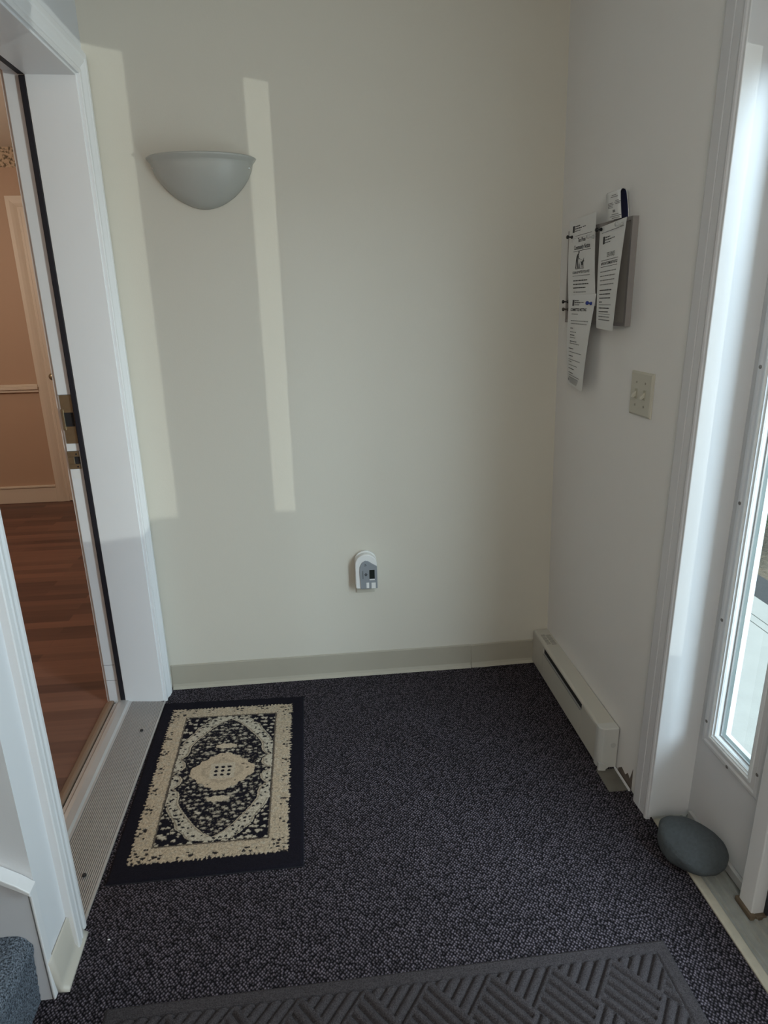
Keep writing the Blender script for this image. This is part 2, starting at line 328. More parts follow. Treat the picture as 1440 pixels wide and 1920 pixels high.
# threshold
th = thing('threshold', 'grey fluted metal threshold across the left doorway with two dark screw holes', 'threshold', (-.73, 1.78, 0))
bm = bmesh.new(); pts = [(-.628, 0), (-.628, .004)]
n = 22
for i in range(n):
    x0 = -.632 - i * .0053; z = .005 + .010 * i / n
    pts += [(x0, z), (x0 - .0032, z), (x0 - .0037, z - .003), (x0 - .0051, z - .003)]
pts += [(-.750, .0155), (-.750, 0)]
pts = pts
def thr(bm, pts, y0, y1): prism(bm, pts, lambda p, t: (p[0], t, p[1]), y0, y1)
thr(bm, pts, 1.275, 2.2425)
obj('fluted_plate', bm, ALU, th)
bm = bmesh.new(); thr(bm, [(-.750, 0), (-.750, .0155), (-.757, .016), (-.764, .021), (-.785, .0225), (-.798, .021), (-.806, .012), (-.816, .011), (-.816, 0)], 1.29, 2.2425)
obj('raised_ridge', bm, ALU2, th)
bm = bmesh.new(); box(bm, -.8205, -.816, 1.29, 2.256, 0, .006); obj('dark_gap_strip', bm, BLACKR, th)  # near-black strip in place of the shaded gap beside the reducer
bm = bmesh.new(); thr(bm, [(-.8205, 0), (-.8205, .014), (-.826, .016), (-.834, .015), (-.848, .009), (-.856, .0), ], 1.29, 2.256); obj('wood_reducer', bm, TRIMW, th)
for y in (2.06, 1.44):
    bm = bmesh.new(); cyl(bm, (-.673, y, .0095), (0, 0, 1), .0055, .0035, 14); obj('screw_hole', bm, DARK, th)

# ------------------------------------------------------------ baseboards (vinyl cove)
VP = [(0, 0), (.016, 0), (.013, .003), (.007, .008), (.004, .018), (.0035, .096), (.002, .101), (0, .101)]
bm = bmesh.new(); prism(bm, [(B - a, c) for a, c in VP], lambda p, t: (t, p[0], p[1]), -.617, .574); o = struct(obj('baseboard_back', bm, VINYLB))
bm = bmesh.new()
A = [bm.verts.new((.576, B - a, c - .0015)) for a, c in VP]; Bv = [bm.verts.new((.70, B - a - .001, c + .003)) for a, c in VP]; Cc = [bm.verts.new((.89, B - a, c + .004)) for a, c in VP]; n = len(VP)
for P, Q in ((A, Bv), (Bv, Cc)):
    for i in range(n): bm.faces.new((P[i], P[(i + 1) % n], Q[(i + 1) % n], Q[i]))
bm.faces.new(A); bm.faces.new(Cc[::-1])
obj('corner_piece', bm, VINYLB, o)
# short left piece, curling off the wall
bm = bmesh.new(); prof = [(0, 0), (.022, 0), (.020, .003), (.012, .008), (.007, .022), (.005, .100), (.0015, .102), (0, .102)]
rings = []
for k in range(9):
    t = k / 8; y = 1.118 + .158 * t; cut = .010 * (1 - t) ** 2
    rings.append([bm.verts.new((XL + .001 + a * (1.0 + .2 * (1 - t)), y + (.012 - c * .12) * (1 - t), c)) for a, c in prof])
n = len(prof)
for P, Q in zip(rings, rings[1:]):
    for i in range(n): bm.faces.new((P[i], P[(i + 1) % n], Q[(i + 1) % n], Q[i]))
bm.faces.new(rings[0]); bm.faces.new(rings[-1][::-1])
struct(obj('baseboard_left', bm, VINYLL, smooth=True))

# ------------------------------------------------------------ stairs
st = thing('staircase', 'blue-grey carpeted stairs climbing away behind the left wall corner', 'stairs', (-.9, .62, 0))
for k in range(3):
    x1 = -.652 - k * .26; z1 = .19 * (k + 1)
    bm = bmesh.new(); R_ = .04; out = [(x1 - .30, 0), (x1 - .012, 0), (x1 - .006, z1 - .10)]
    for a in range(9):
        an = -math.pi / 6 + a * (math.pi * 2 / 3) / 8
        out.append((x1 - R_ + R_ * math.cos(an), z1 - R_ + R_ * math.sin(an)))
    out.append((x1 - .30, z1))
    res = []
    for i in range(len(out)):
        p, q = Vector(out[i]), Vector(out[(i + 1) % len(out)]); m_ = max(1, int((q - p).length / .008))
        if i == len(out) - 1 or i == 0: m_ = 1
        res += [p.lerp(q, j / m_) for j in range(m_)]
    ys = [1.117 - j * .008 for j in range(126)] if k == 0 else [1.117, .105]
    rings = []
    for y in ys:
        ring = []
        for p in res:
            v = Vector((p.x, y, p.y))
            if k == 0 and p.y > .002: v += Vector((.5, 0, .5)) * (noise.noise(v * 150) * .0045 + noise.noise(v * 40) * .002)
            ring.append(bm.verts.new(v))
        rings.append(ring)
    for P, Q in zip(rings, rings[1:]):
        for i in range(len(res)): bm.faces.new((P[i], P[(i + 1) % len(res)], Q[(i + 1) % len(res)], Q[i]))
    bm.faces.new(rings[0]); bm.faces.new(rings[-1][::-1])
    obj('stair_step', bm, STAIRC, st)
# skirt board with cap moulding against the return wall
bm = bmesh.new(); sk = [(-.640, 0), (-.640, .300), (-.655, .312), (-2.3, .312 + 1.645 * .73), (-2.3, 0)]
prism(bm, sk, lambda p, t: (p[0], t, p[1]), 1.118, 1.139); obj('skirt_board', bm, mat('skirt_paint', (.62, .64, .68), .4), st)
bm = bmesh.new(); sk = [(-.630, .296), (-.630, .307), (-.653, .328), (-2.3, .328 + 1.647 * .73), (-2.3, .314 + 1.647 * .73), (-.651, .312)]
prism(bm, sk, lambda p, t: (p[0], t, p[1]), 1.108, 1.139); box(bm, -.6375, -.632, 1.116, 1.139, 0, .297); obj('cap_moulding', bm, WHITE, st, bevel=.002)

# ------------------------------------------------------------ right side: casing, jamb, mullion, sidelight, door, sill
RP = [(0, 0), (0, .010), (.003, .0135), (.008, .015), (.013, .0135), (.017, .010), (.022, .0115), (.040, .0125), (.043, .0115), (.046, .013), (.076, .0135), (.080, .0125), (.082, .010), (.082, 0)]
bm = bmesh.new(); casing(bm, RP, [(.165, 0, -1, 0), (.165, 2.068, -1, 1), (1.453, 2.068, 1, 1), (1.453, 0, 1, 0)], lambda s, z, t: (.895 - t, s, z))
struct(obj('trim_7', bm, mat('greyish_casing_paint', (.68, .68, .70), .4, bump=.1, bscale=60)))
struct(obj('trim_8', bx((.8845, 1.07, 1.447, 1.459, .012, 2.07), (.8845, 1.07, .13, .165, .012, 2.07), (.8845, 1.07, .165, 1.447, 2.06, 2.10)), WHITE, bevel=.002))
mul = struct(obj('trim_9', bx((.978, 1.075, 1.119, 1.167, .012, 2.06)), WHITE, bevel=.003))
bm = bx((.971, .985, 1.110, 1.172, .003, .016), (.985, 1.012, 1.108, 1.119, .003, .016)); obj('post_foot', bm, mat('rotted_wood', (.12, .09, .06), .9, bump=.6, bscale=90, var=.4, vscale=60), mul, bevel=.002)['label'] = 'brown weathered foot of the post'
def lite(name, y0, y1, x0, x1, z0=.33, z1=1.895, top=2.056, bot=.014, py0=None, py1=None, screws=()):
    """slab with a glazed opening y0..y1, z0..z1; frame bead both sides"""
    o = struct(obj(name, bx((x0, x1, py0, y0 - .035, bot, top), (x0, x1, y1 + .035, py1, bot, top), (x0, x1, y0 - .035, y1 + .035, bot, z0 - .035), (x0, x1, y0 - .035, y1 + .035, z1 + .035, top)), DOORW))
    bm = bmesh.new()
    # flat outer moulding (painted) inside face
    pf = [(.048, 0), (.048, .006), (.044, .0085), (.036, .0095), (.030, .0075), (.018, .0075), (.018, 0)]
    path = [(y0, z0, -1, -1), (y0, z1, -1, 1), (y1, z1, 1, 1), (y1, z0, 1, -1)]
    def loop(bm, pf, sx, xx):
        rings = [[bm.verts.new((xx + sx * t, s + ds * wv, z + dz * wv)) for wv, t in pf] for s, z, ds, dz in path]; n = len(pf)
        for k in range(4):
            a, b = rings[k], rings[(k + 1) % 4]
            for i in range(n): bm.faces.new((a[i], a[(i + 1) % n], b[(i + 1) % n], b[i]))
    loop(bm, pf, -1, x0); loop(bm, pf, 1, x1)
    fr = obj('glazing_frame', bm, DOORW, o)
    bm = bmesh.new(); xm = (x0 + x1) / 2
    loop(bm, [(.018, .0), (.018, .012), (.012, .013), (.010, .009), (.006, .010), (.005, .005), (.001, .005), (0, .0)], -1, x0 + .001)
    loop(bm, [(.020, -.001), (.0, -.001), (.0, xm - x0 - .006), (.020, xm - x0 - .006)], 1, x0)
    loop(bm, [(.020, -.001), (-.004, -.001), (-.004, xm - x0 - .006), (.020, xm - x0 - .006)], -1, x1)
    loop(bm, [(.018, .0), (.018, .012), (.006, .011), (0, .004), (0, .0)], 1, x1 - .001)
    obj('glazing_bead', bm, VINYLW, o)
    bm = bmesh.new(); loop(bm, [(.0, .0), (-.004, .0), (-.004, .004), (0, .004)], 1, xm - .008); obj('spacer_bar', bm, mat('spacer_metal', (.4, .4, .4), .4, .6), o)
    obj('glass_pane', bx((xm - .0065, xm - .0035, y0 - .008, y1 + .008, z0 - .008, z1 + .008)), GLASS, o)
    for (yy, zz) in screws:
        bm = bmesh.new(); lathe(bm, (x0 - .0085, yy, zz), (-1, 0, 0), [(.0048, 0), (.0042, .0015), (.001, .002)], 12); obj('screw', bm, mat('screw_cap', (.16, .15, .14), .5), fr)
    return o
sl = lite('window_1', 1.236, 1.376, 1.003, 1.038, py0=1.1672, py1=1.4468, screws=[(1.412, 1.28), (1.412, .96), (1.412, .65), (1.412, .35), (1.306, .288), (1.2, .35), (1.2, .65), (1.2, .96), (1.2, 1.28)])
bm = bx((.992, 1.003, 1.168, 1.43, .014, .04)); obj('bottom_sweep', bm, mat('grey_sweep', (.45, .45, .44), .5), sl, bevel=.002)
dr = lite('door_1', .38, .946, 1.018, 1.062, py0=.17, py1=1.1165, bot=.02)
bm = bmesh.new(); lathe(bm, (1.018, .235, .98), (-1, 0, 0), [(.032, 0), (.032, .008), (.012, .012), (.012, .035), (.028, .045), (.030, .06), (.018, .07)], 24); obj('door_knob', bm, BRASS, dr, True)
obj('weatherstrip', bx((1.009, 1.0178, 1.1085, 1.1188, .016, 2.055)), BLACKR, dr)
# sill
sil = thing('door_sill', 'weathered grey ridged sill under the sidelight and glazed door', 'sill', (.98, .8, 0))
bm = bmesh.new(); pr = [(.903, -.03), (.902, .004), (.908, .006), (.924, .006), (.927, .003), (.927, -.03)]
prism(bm, pr, lambda p, t: (p[0], t, p[1]), .165, 1.4465); obj('edge_strip', bm, SILLF, sil)['label'] = 'beige edge strip along the carpet'
bm = bmesh.new(); pr = [(.927, -.03), (.927, .001), (.934, .001), (.937, .006), (.941, .006), (.944, .002), (.958, .002), (.961, .008), (.966, .008), (.969, .003), (.980, .003), (.983, .009), (.988, .009), (.991, .004), (1.0, .004), (1.003, .011), (1.10, .008), (1.12, -.03)]
prism(bm, pr, lambda p, t: (p[0], t, p[1]), .165, 1.4465); obj('ridged_plate', bm, SILLM, sil)

# bare patch of floor between heater and casing where the carpet is cut short
struct(obj('floor', bx((.826, .895, 1.572, 1.67, 0, .0012)), SUBF)).name = 'floor_bare_patch'
bm = bx((.885, .8905, 1.568, 1.672, 0, .006)); struct(obj('baseboard_right', bm, WHITE))
bm = bmesh.new(); random.seed(3)
vs = [(1.66, .012), (1.64, .03), (1.615, .022), (1.6, .04), (1.585, .03), (1.572, .075), (1.57, .0), (1.66, 0)]
prism(bm, vs, lambda p, t: (XR(p[0], p[1]) - t, p[0], p[1]), .0003, .0012)
struct(obj('trim_10', bm, mat('torn_drywall', (.14, .11, .09), .95, var=.5, vscale=60)))

# ------------------------------------------------------------ baseboard heater
ht = thing('baseboard_heater', 'cream electric baseboard heater along the foot of the right wall', 'heater', (.86, 2.0, 0))
HX, HT = .832, .148
def hprof(x0, x1, z0, z1, r=.010):
    o = [(x1, z0), (x1, z1)]
    for k in range(6): a = math.pi / 2 + k * math.pi / 10; o.append((x0 + r + r * math.cos(a), z1 - r + r * math.sin(a)))
    return o + [(x0, z0)]
def hext(bm, pr, y0, y1):
    # follow the wall's lean
    A = [bm.verts.new((p[0] - .004 * (y0 - 1.67) / .67 * 0, y0, p[1])) for p in pr]; Bq = [bm.verts.new((p[0], y1, p[1])) for p in pr]; n = len(pr)
    bm.faces.new(A); bm.faces.new(Bq[::-1])
    for i in range(n): bm.faces.new((A[i], A[(i + 1) % n], Bq[(i + 1) % n], Bq[i]))
bm = bmesh.new()
# hood: top plate and lip
pr = [(.891, .02), (.891, HT)] + [(HX + .010 + .010 * math.cos(math.pi / 2 + k * math.pi / 10), HT - .010 + .010 * math.sin(math.pi / 2 + k * math.pi / 10)) for k in range(6)] + [(HX + .001, HT - .012), (HX + .004, HT - .012), (HX + .012, HT - .004), (.887, HT - .004), (.887, .02)]
hext(bm, pr, 1.705, 2.335); obj('hood', bm, HEAT, ht)
obj('heating_fins', bx(*[(HX + .014, .884, 1.84 + k * .012, 1.8415 + k * .012, .04, .11) for k in range(31)]), mat('dark_fins', (.03, .03, .032), .5, .5), ht)
obj('slot_recess', bx((HX + .006, HX + .013, 1.83, 2.215, HT - .045, HT - .006)), DARK, ht)
obj('front_panel', bx((HX, HX + .004, 1.83, 2.215, .010, HT - .036)), HEAT, ht, bevel=.001)
obj('louver', bx((HX - .002, HX + .004, 1.835, 2.21, HT - .038, HT - .0345)), mat('shiny_edge', (.55, .55, .53), .2, .4), ht)
obj('junction_cover', bx((HX, HX + .02, 2.2165, 2.334, .010, HT - .011)), HEAT, ht, bevel=.001)
obj('junction_cover', bx((HX, HX + .02, 1.705, 1.8285, .010, HT - .011)), HEAT, ht, bevel=.001)
bm = bmesh.new(); out = [(.892, 1.705), (.892, 1.672)]
for k in range(7): a = -math.pi / 2 - k * math.pi / 12; out.append((HX + .018 + .020 * math.cos(a), 1.690 + .020 * math.sin(a) + .002))
out.append((HX - .002, 1.705)); prism(bm, out, lambda p, t: (p[0], p[1], t), .004, HT + .002)
obj('end_cap', bm, HEATC, ht, bevel=.003)
bm = bmesh.new(); cyl(bm, (.876, 1.6722, .088), (0, -1, 0), .0085, .0008, 20); obj('knockout', bm, mat('knockout_grey', (.48, .48, .46), .4), ht)
bm = bmesh.new(); prism(bm, [(HX - .003, .004), (HX - .003, .032), (HX + .022, .022), (HX + .030, .012), (HX + .022, .006), (HX + .022, .0)], lambda p, t: (p[0], t, p[1]), 1.664, 1.671); obj('bent_flap', bm, HEATC, ht)
bm = bmesh.new()
for k in range(9):
    y = 2.215 + k * .009
    box(bm, .846, .862, y, y + .004, HT, HT + .0003); box(bm, .865, .884, y - .004, y, HT, HT + .0003)
obj('rating_label', bm, mat('faded_print', (.24, .23, .20), .6), ht)

# ------------------------------------------------------------ switch plate
sw = thing('light_switch', 'almond double light switch plate beside the glazed sidelight', 'light switch', (.885, 1.73, 1.18))
bm = bmesh.new(); y0, y1, z0, z1 = 1.672, 1.787, 1.121, 1.240
x_ = lambda y, z: XR(y, z)
def plate(bm, y0, y1, z0, z1, t, ins):
    a = [bm.verts.new((XR(y, z), y, z)) for y, z in ((y0, z0), (y1, z0), (y1, z1), (y0, z1))]
    b = [bm.verts.new((XR(y, z) - t * .5, y, z)) for y, z in ((y0, z0), (y1, z0), (y1, z1), (y0, z1))]
    c = [bm.verts.new((XR(y, z) - t, y, z)) for y, z in ((y0 + ins, z0 + ins), (y1 - ins, z0 + ins), (y1 - ins, z1 - ins), (y0 + ins, z1 - ins))]
    bm.faces.new(a); bm.faces.new(c)
    for P, Q in ((a, b), (b, c)):
        for i in range(4): bm.faces.new((P[i], P[(i + 1) % 4], Q[(i + 1) % 4], Q[i]))
plate(bm, y0, y1, z0, z1, .007, .005); obj('cover_plate', bm, ALMOND, sw)
for yc in (1.7525, 1.7065):
    zc = 1.1805; X0 = XR(yc, zc) - .007
    tg = obj('toggle', None or (lambda b_: (box(b_, X0 - .0015, X0 + .001, yc - .006, yc + .006, zc - .013, zc + .013), b_)[1])(bmesh.new()), mat('toggle_slot', (.42, .40, .31), .5), sw)
    bm = bmesh.new(); prism(bm, [(X0, zc + .008), (X0 - .012, zc - .004), (X0 - .014, zc - .010), (X0 - .010, zc - .012), (X0, zc - .006)], lambda p, t: (p[0], t, p[1]), yc - .004, yc + .004); obj('toggle_lever', bm, ALMOND, tg, bevel=.001)
    for zz in (zc + .031, zc - .031):
        bm = bmesh.new(); cyl(bm, (X0 + .0002, yc, zz), (-1, 0, 0), .0032, .0012, 12); obj('screw', bm, mat('screw_paint', (.33, .31, .25), .5), sw)

# ------------------------------------------------------------ notice board and papers
nb = thing('notice_board', 'small grey notice board on the right wall behind the papers', 'notice board', (.86, 2.02, 1.5))
def slab(bm, y0, y1, z0, z1, t0, t1, dz=0):
    cs = ((y0, z0), (y1, z0), (y1, z1), (y0, z1))
    a = [bm.verts.new((XR(y, z) - t0, y, z)) for y, z in cs]; b = [bm.verts.new((XR(y, z) - t1, y, z)) for y, z in cs]
    bm.faces.new(a); bm.faces.new(b[::-1])
    for i in range(4): bm.faces.new((a[i], a[(i + 1) % 4], b[(i + 1) % 4], b[i]))
BY0, BY1, BZ0, BZ1 = 1.828, 2.245, 1.356, 1.640
bm = bmesh.new(); slab(bm, BY0 + .004, BY1 - .004, BZ0 + .004, BZ1 - .004, .001, .013); obj('pin_surface', bm, CORKF, nb)
bm = bmesh.new(); e = .010
slab(bm, BY0, BY0 + e, BZ0, BZ1, 0, .017); slab(bm, BY1 - e, BY1, BZ0, BZ1, 0, .017); slab(bm, BY0 + e, BY1 - e, BZ0, BZ0 + e, 0, .017); slab(bm, BY0 + e, BY1 - e, BZ1 - e, BZ1, 0, .017)
obj('frame', bm, CORK, nb)

def textmesh(s, bold=False):
    cu = bpy.data.curves.new('txt', 'FONT'); cu.body = s; cu.size = 1; cu.align_x = 'CENTER'; cu.resolution_u = 3
    if bold: cu.offset = .02
    o = bpy.data.objects.new('txt', cu); C.objects.link(o); bpy.context.view_layer.update()
    me = bpy.data.meshes.new_from_object(o.evaluated_get(bpy.context.evaluated_depsgraph_get()))
    bpy.data.objects.remove(o)
    return me
class Sheet:
    """paper sheet: u 0..W to the viewer's right (-y), v 0..Hh up, pos(u,v) on a curved sheet; corners given as (y, z, stand-off)"""
    def __init__(s, W, Hh, tl, tr, br, bl, bow=0, curl=0):
        s.W, s.H, s.c, s.bow, s.curl = W, Hh, (tl, tr, br, bl), bow, curl
    def pos(s, u, v, lift=0):
        a, b = u / s.W, 1 - v / s.H; tl, tr, br, bl = s.c
        q = [(tl[i] * (1 - a) + tr[i] * a) * (1 - b) + (bl[i] * (1 - a) + br[i] * a) * b for i in range(3)]
        y, z, d = q; d += s.bow * math.sin(math.pi * b) + s.curl * math.sin(math.pi * b * 1.0) * a + lift
        return Vector((XR(y, z) - d, y, z))
    def mesh(s, bm, nu=10, nv=24):
        g = [[bm.verts.new(s.pos(s.W * i / nu, s.H * j / nv)) for j in range(nv + 1)] for i in range(nu + 1)]
        h = [[bm.verts.new(s.pos(s.W * i / nu, s.H * j / nv, -.0003)) for j in range(nv + 1)] for i in range(nu + 1)]
        for i in range(nu):
            for j in range(nv):
                bm.faces.new((g[i][j], g[i + 1][j], g[i + 1][j + 1], g[i][j + 1])); bm.faces.new((h[i][j], h[i][j + 1], h[i + 1][j + 1], h[i + 1][j]))
    def bar(s, bm, u0, u1, v0, v1, n=6):
        for k in range(n):
            a, b = u0 + (u1 - u0) * k / n, u0 + (u1 - u0) * (k + 1) / n
            bm.faces.new([bm.verts.new(s.pos(*p, .0005)) for p in ((a, v0), (b, v0), (b, v1), (a, v1))])
    def poly(s, bm, pts): bm.faces.new([bm.verts.new(s.pos(*p, .0006)) for p in pts])
    def line(s, bm, u0, u1, v, h=.0022):
        """a line of small print: word-length dashes"""
        u = u0
        while u < u1 - .003:
            wl = min(random.uniform(.007, .018), u1 - u); s.bar(bm, u, u + wl, v, v + h, 2); u += wl + .0022
    def text(s, bm, st, uc, v, h, width=None, bold=False):
        me = textmesh(st, bold); xs = [q.co.x for q in me.vertices]; wd = max(xs) - min(xs); sc = h / .7; sx = (width / wd) if width else sc
        t = bmesh.new(); t.from_mesh(me)
        mp = {q: bm.verts.new(s.pos(uc + q.co.x * sx, v + q.co.y * sc, .0006)) for q in t.verts}
        for f in t.faces:
            try: bm.faces.new([mp[q] for q in f.verts])
            except ValueError: pass
        t.free(); bpy.data.meshes.remove(me)
    def outline(s, bm, u0, u1, v0, v1, t=.0008):
        s.bar(bm, u0, u1, v0, v0 + t, 8); s.bar(bm, u0, u1, v1 - t, v1, 8); s.bar(bm, u0, u0 + t, v0, v1, 1); s.bar(bm, u1 - t, u1, v0, v1, 1)
def letterhead(s, bm, bg_, u, v, sc=1.0):
    s.bar(bm, u, u + .017 * sc, v, v + .021 * sc, 2)
    s.line(bm, u + .020 * sc, u + .060 * sc, v + .016 * sc, .0030); s.line(bm, u + .020 * sc, u + .075 * sc, v + .009 * sc, .0030); s.line(bm, u + .080 * sc, u + .105 * sc, v + .010 * sc, .0022); s.line(bg_, u + .020 * sc, u + .065 * sc, v + .002 * sc, .0022)
def letterw(s, bw, u, v, sc=1.0): s.poly(bw, [(u + .006 * sc, v + .004 * sc), (u + .009 * sc, v + .004 * sc), (u + .009 * sc, v + .017 * sc), (u + .006 * sc, v + .017 * sc)])
# --- community notice, dog picture
random.seed(11)
n1 = thing('paper_notice', 'white sheet headed Ten Pines Community Notice with a man and dog picture', 'notice', (.85, 2.14, 1.5))
s1 = Sheet(.210, .272, (2.236, 1.668, .017), (2.030, 1.672, .026), (2.012, 1.41, .019), (2.216, 1.41, .019), bow=.004)
bm = bmesh.new(); s1.mesh(bm); obj('sheet', bm, PAPER, n1, True)
ink, gr, hd, cp, pic, lt = (bmesh.new() for _ in range(6))
letterhead(s1, lt, lt, .030, .232); s1.bar(hd, .055, .185, .219, .2202, 6)
s1.text(hd, 'Ten Pines', .108, .199, .0125, .060, True); s1.text(hd, 'Community Notice', .112, .177, .0135, .125, True); s1.bar(hd, .045, .180, .171, .1725, 6)
# figure
fig = [(.063, .118), (.070, .118), (.072, .132), (.0735, .142), (.0765, .132), (.079, .118), (.086, .118), (.0835, .135), (.083, .148), (.0855, .155), (.0905, .160), (.087, .165), (.078, .1615), (.071, .154), (.0665, .142), (.065, .130)]
s1.poly(pic, fig)
s1.poly(pic, [(.0905 + .0046 * math.cos(k * math.pi / 5), .1675 + .0050 * math.sin(k * math.pi / 5)) for k in range(10)])
s1.poly(pic, [(.084, .156), (.088, .157), (.0925, .148), (.0965, .149), (.0955, .1455), (.0885, .145)])
s1.poly(pic, [(.089, .118), (.098, .118), (.0965, .130), (.093, .137), (.0905, .130)])
dog = [(.107, .118), (.111, .118), (.1125, .127), (.119, .1265), (.1205, .118), (.1245, .118), (.125, .135), (.1325, .138), (.129, .1415), (.1305, .149), (.125, .144), (.121, .1385), (.110, .137), (.103, .142), (.107, .133)]
s1.poly(pic, dog)
s1.poly(pic, [(.0955, .147), (.0958, .148), (.123, .1395), (.1225, .1385)])
s1.bar(pic, .062, .130, .116, .1175, 4)
s1.text(cp, 'CLEAN UP AFTER YOUR PET', .106, .102, .0075, .132, True); s1.bar(cp, .040, .175, .094, .0952, 6)
for k, (a, b) in enumerate(((.045, .155), (.045, .163), (.045, .140))): s1.line(ink, a, b, .078 - k * .0115, .0032)
for k, (a, b) in enumerate(((.045, .142), (.045, .130), (.045, .085))): s1.line(gr, a, b, .042 - k * .010, .0026)
bo = bmesh.new(); s1.outline(bo, .030, .185, .015, .213, .0005)
for nm, b_, m_ in (('heading', hd, INK), ('letterhead', lt, INK), ('man_and_dog_picture', pic, INK), ('caption', cp, INK), ('body_text', ink, INK), ('small_text', gr, INKG), ('border_line', bo, INKG)): obj(nm, b_, m_, n1)
# --- right notice
n2 = thing('paper_notice', 'white sheet headed TEN PINES curling off the right of the board', 'notice', (.85, 1.95, 1.5))
s2 = Sheet(.212, .29, (2.014, 1.629, .019), (1.834, 1.638, .031), (1.806, 1.345, .062), (1.998, 1.346, .020), bow=.002)
bm = bmesh.new(); s2.mesh(bm); obj('sheet', bm, PAPER, n2, True)
ink, gr, hd, lt, sb = (bmesh.new() for _ in range(5)); letterhead(s2, lt, lt, .035, .238); s2.bar(lt, .02, .20, .270, .2712, 6)
s2.text(hd, 'TEN PINES', .115, .200, .0125, .072); s2.bar(hd, .030, .185, .192, .1932, 6); s2.text(hd, 'IMPORTANT COMMUNITY NOTICE', .108, .180, .0075, .150, True); s2.bar(hd, .030, .185, .174, .1752, 6)
for k in range(4): s2.line(gr, .028 + .001 * k, .180 - .003 * k, .160 - k * .012, .0026)
for k, b in enumerate((.160, .150, .155, .065)): s2.line(ink, .030, b, .108 - k * .011, .0030)
s2.bar(ink, .030, .165, .068, .069, 5)
for k, b in enumerate((.150, .140)): s2.line(ink, .030, b, .058 - k * .010, .0030)
s2.bar(sb, .030, .165, .042, .043, 5)
for k, b in enumerate((.160, .165)): s2.line(sb, .030, b, .034 - k * .009, .0028)
for nm, b_, m_ in (('heading', hd, INK), ('letterhead', lt, INK), ('body_text', ink, INK), ('small_text', gr, INKG), ('footer_text', sb, INKG)): obj(nm, b_, m_, n2)
# --- lower notice
n3 = thing('paper_notice', 'white agenda sheet pinned lowest, hanging below the notice board', 'notice', (.85, 2.13, 1.29))
s3 = Sheet(.212, .292, (2.206, 1.442, .0225), (2.004, 1.445, .0225), (2.030, 1.149, .040), (2.212, 1.157, .012), bow=.004)
bm = bmesh.new(); s3.mesh(bm); obj('sheet', bm, PAPER, n3, True)
ink, gr, hd, lt, sb = (bmesh.new() for _ in range(5)); letterhead(s3, lt, lt, .035, .258, .9); s3.text(hd, 'COMMITTEE MEETING', .09, .242, .0085, .135, True); s3.line(gr, .035, .09, .231, .0022)
for v, b, f in ((.214, .185, 0), (.205, .178, 0), (.190, .062, 1), (.178, .09, 0), (.168, .075, 1), (.160, .085, 0), (.148, .105, 1), (.141, .130, 0), (.124, .075, 1), (.113, .165, 0), (.100, .072, 1), (.088, .155, 0), (.081, .06, 0), (.070, .125, 0), (.058, .09, 1), (.044, .08, 1), (.036, .165, 0), (.029, .15, 0)):
    row = bmesh.new(); s3.line(row, .022 if v < .14 else .032, b, v - .004, .0026); obj('text_line', row, INK if f else INKG, n3)
s3.bar(sb, .014, .028, .012, .021, 1)
for k in range(5): s3.line(sb, .035, .150 - .004 * k, .022 - k * .0035, .0018)
for nm, b_, m_ in (('heading', hd, INK), ('letterhead', lt, INK), ('date_line', gr, INKG), ('footer_text', sb, INKG)): obj(nm, b_, m_, n3)
# --- folded card looped over the top edge
cd = thing('folded_card', 'narrow printed card folded over above the board, dark blue inside', 'card', (.86, 1.97, 1.69))
def cardp(t, u, lift=0):
    # t along strip: 0 bottom of front, .5 top fold, 1 behind board
    y = 1.962 - u
    if t < .44: d = .024 + .004 * math.sin(t / .44 * 1.6); z = 1.640 + .068 * t / .44
    elif t < .56:
        a = (t - .44) / .12 * math.pi; d = .019 + .009 * math.cos(a); z = 1.708 + .008 * math.sin(a)
    else: d = .010 - .006 * math.sin((t - .56) / .44 * 2.0); z = 1.708 - .080 * (t - .56) / .44
    y += .010 * (z - 1.64) / .08 - .0
    return Vector((XR(y, z) - d - lift, y, z))
bm = bmesh.new(); nT, nU = 36, 4
g = [[bm.verts.new(cardp(i / nT, .084 * j / nU)) for j in range(nU + 1)] for i in range(nT + 1)]
for i in range(nT):
    for j in range(nU): bm.faces.new((g[i][j], g[i + 1][j], g[i + 1][j + 1], g[i][j + 1]))
bmesh.ops.recalc_face_normals(bm, faces=bm.faces)
o = obj('outer_face', bm, [PAPER, BLUE], cd, True)
so = o.modifiers.new('solid', 'SOLIDIFY'); so.thickness = .0007; so.offset = 0; so.material_offset = 0
bm = bmesh.new(); nT = 36
g = [[bm.verts.new(cardp(i / nT, .001 + .082 * j / nU) + Vector((0, 0, 0))) for j in range(nU + 1)] for i in range(nT + 1)]
# inside lining, pulled towards the middle of the loop
for i in range(nT + 1):
    t = i / nT
    for j in range(nU + 1):
        v = g[i][j].co; v.x += (.0012 if t < .5 else -.0012); v.z -= .0014 if .42 < t < .58 else 0
for i in range(nT):
    for j in range(nU): bm.faces.new((g[i][j], g[i + 1][j], g[i + 1][j + 1], g[i][j + 1]))
obj('inner_face', bm, BLUE, cd, True)['label'] = 'navy blue inner face of the card'
ink = bmesh.new(); random.seed(5)
def cbar(u0, u1, t0, t1): ink.faces.new([ink.verts.new(cardp(t, u, .0008)) for u, t in ((u0, t0), (u1, t0), (u1, t1), (u0, t1))])
for t, a, b in ((.02, .03, .075), (.05, .02, .085), (.08, .03, .07), (.20, .012, .04), (.225, .012, .042), (.25, .012, .045), (.275, .012, .04), (.25, .055, .08), (.275, .05, .085), (.30, .055, .075), (.37, .03, .07), (.40, .035, .06)): cbar(a, b, t, t + .012)
cbar(.038, .052, .12, .165)
obj('printed_text', ink, INKG, cd)
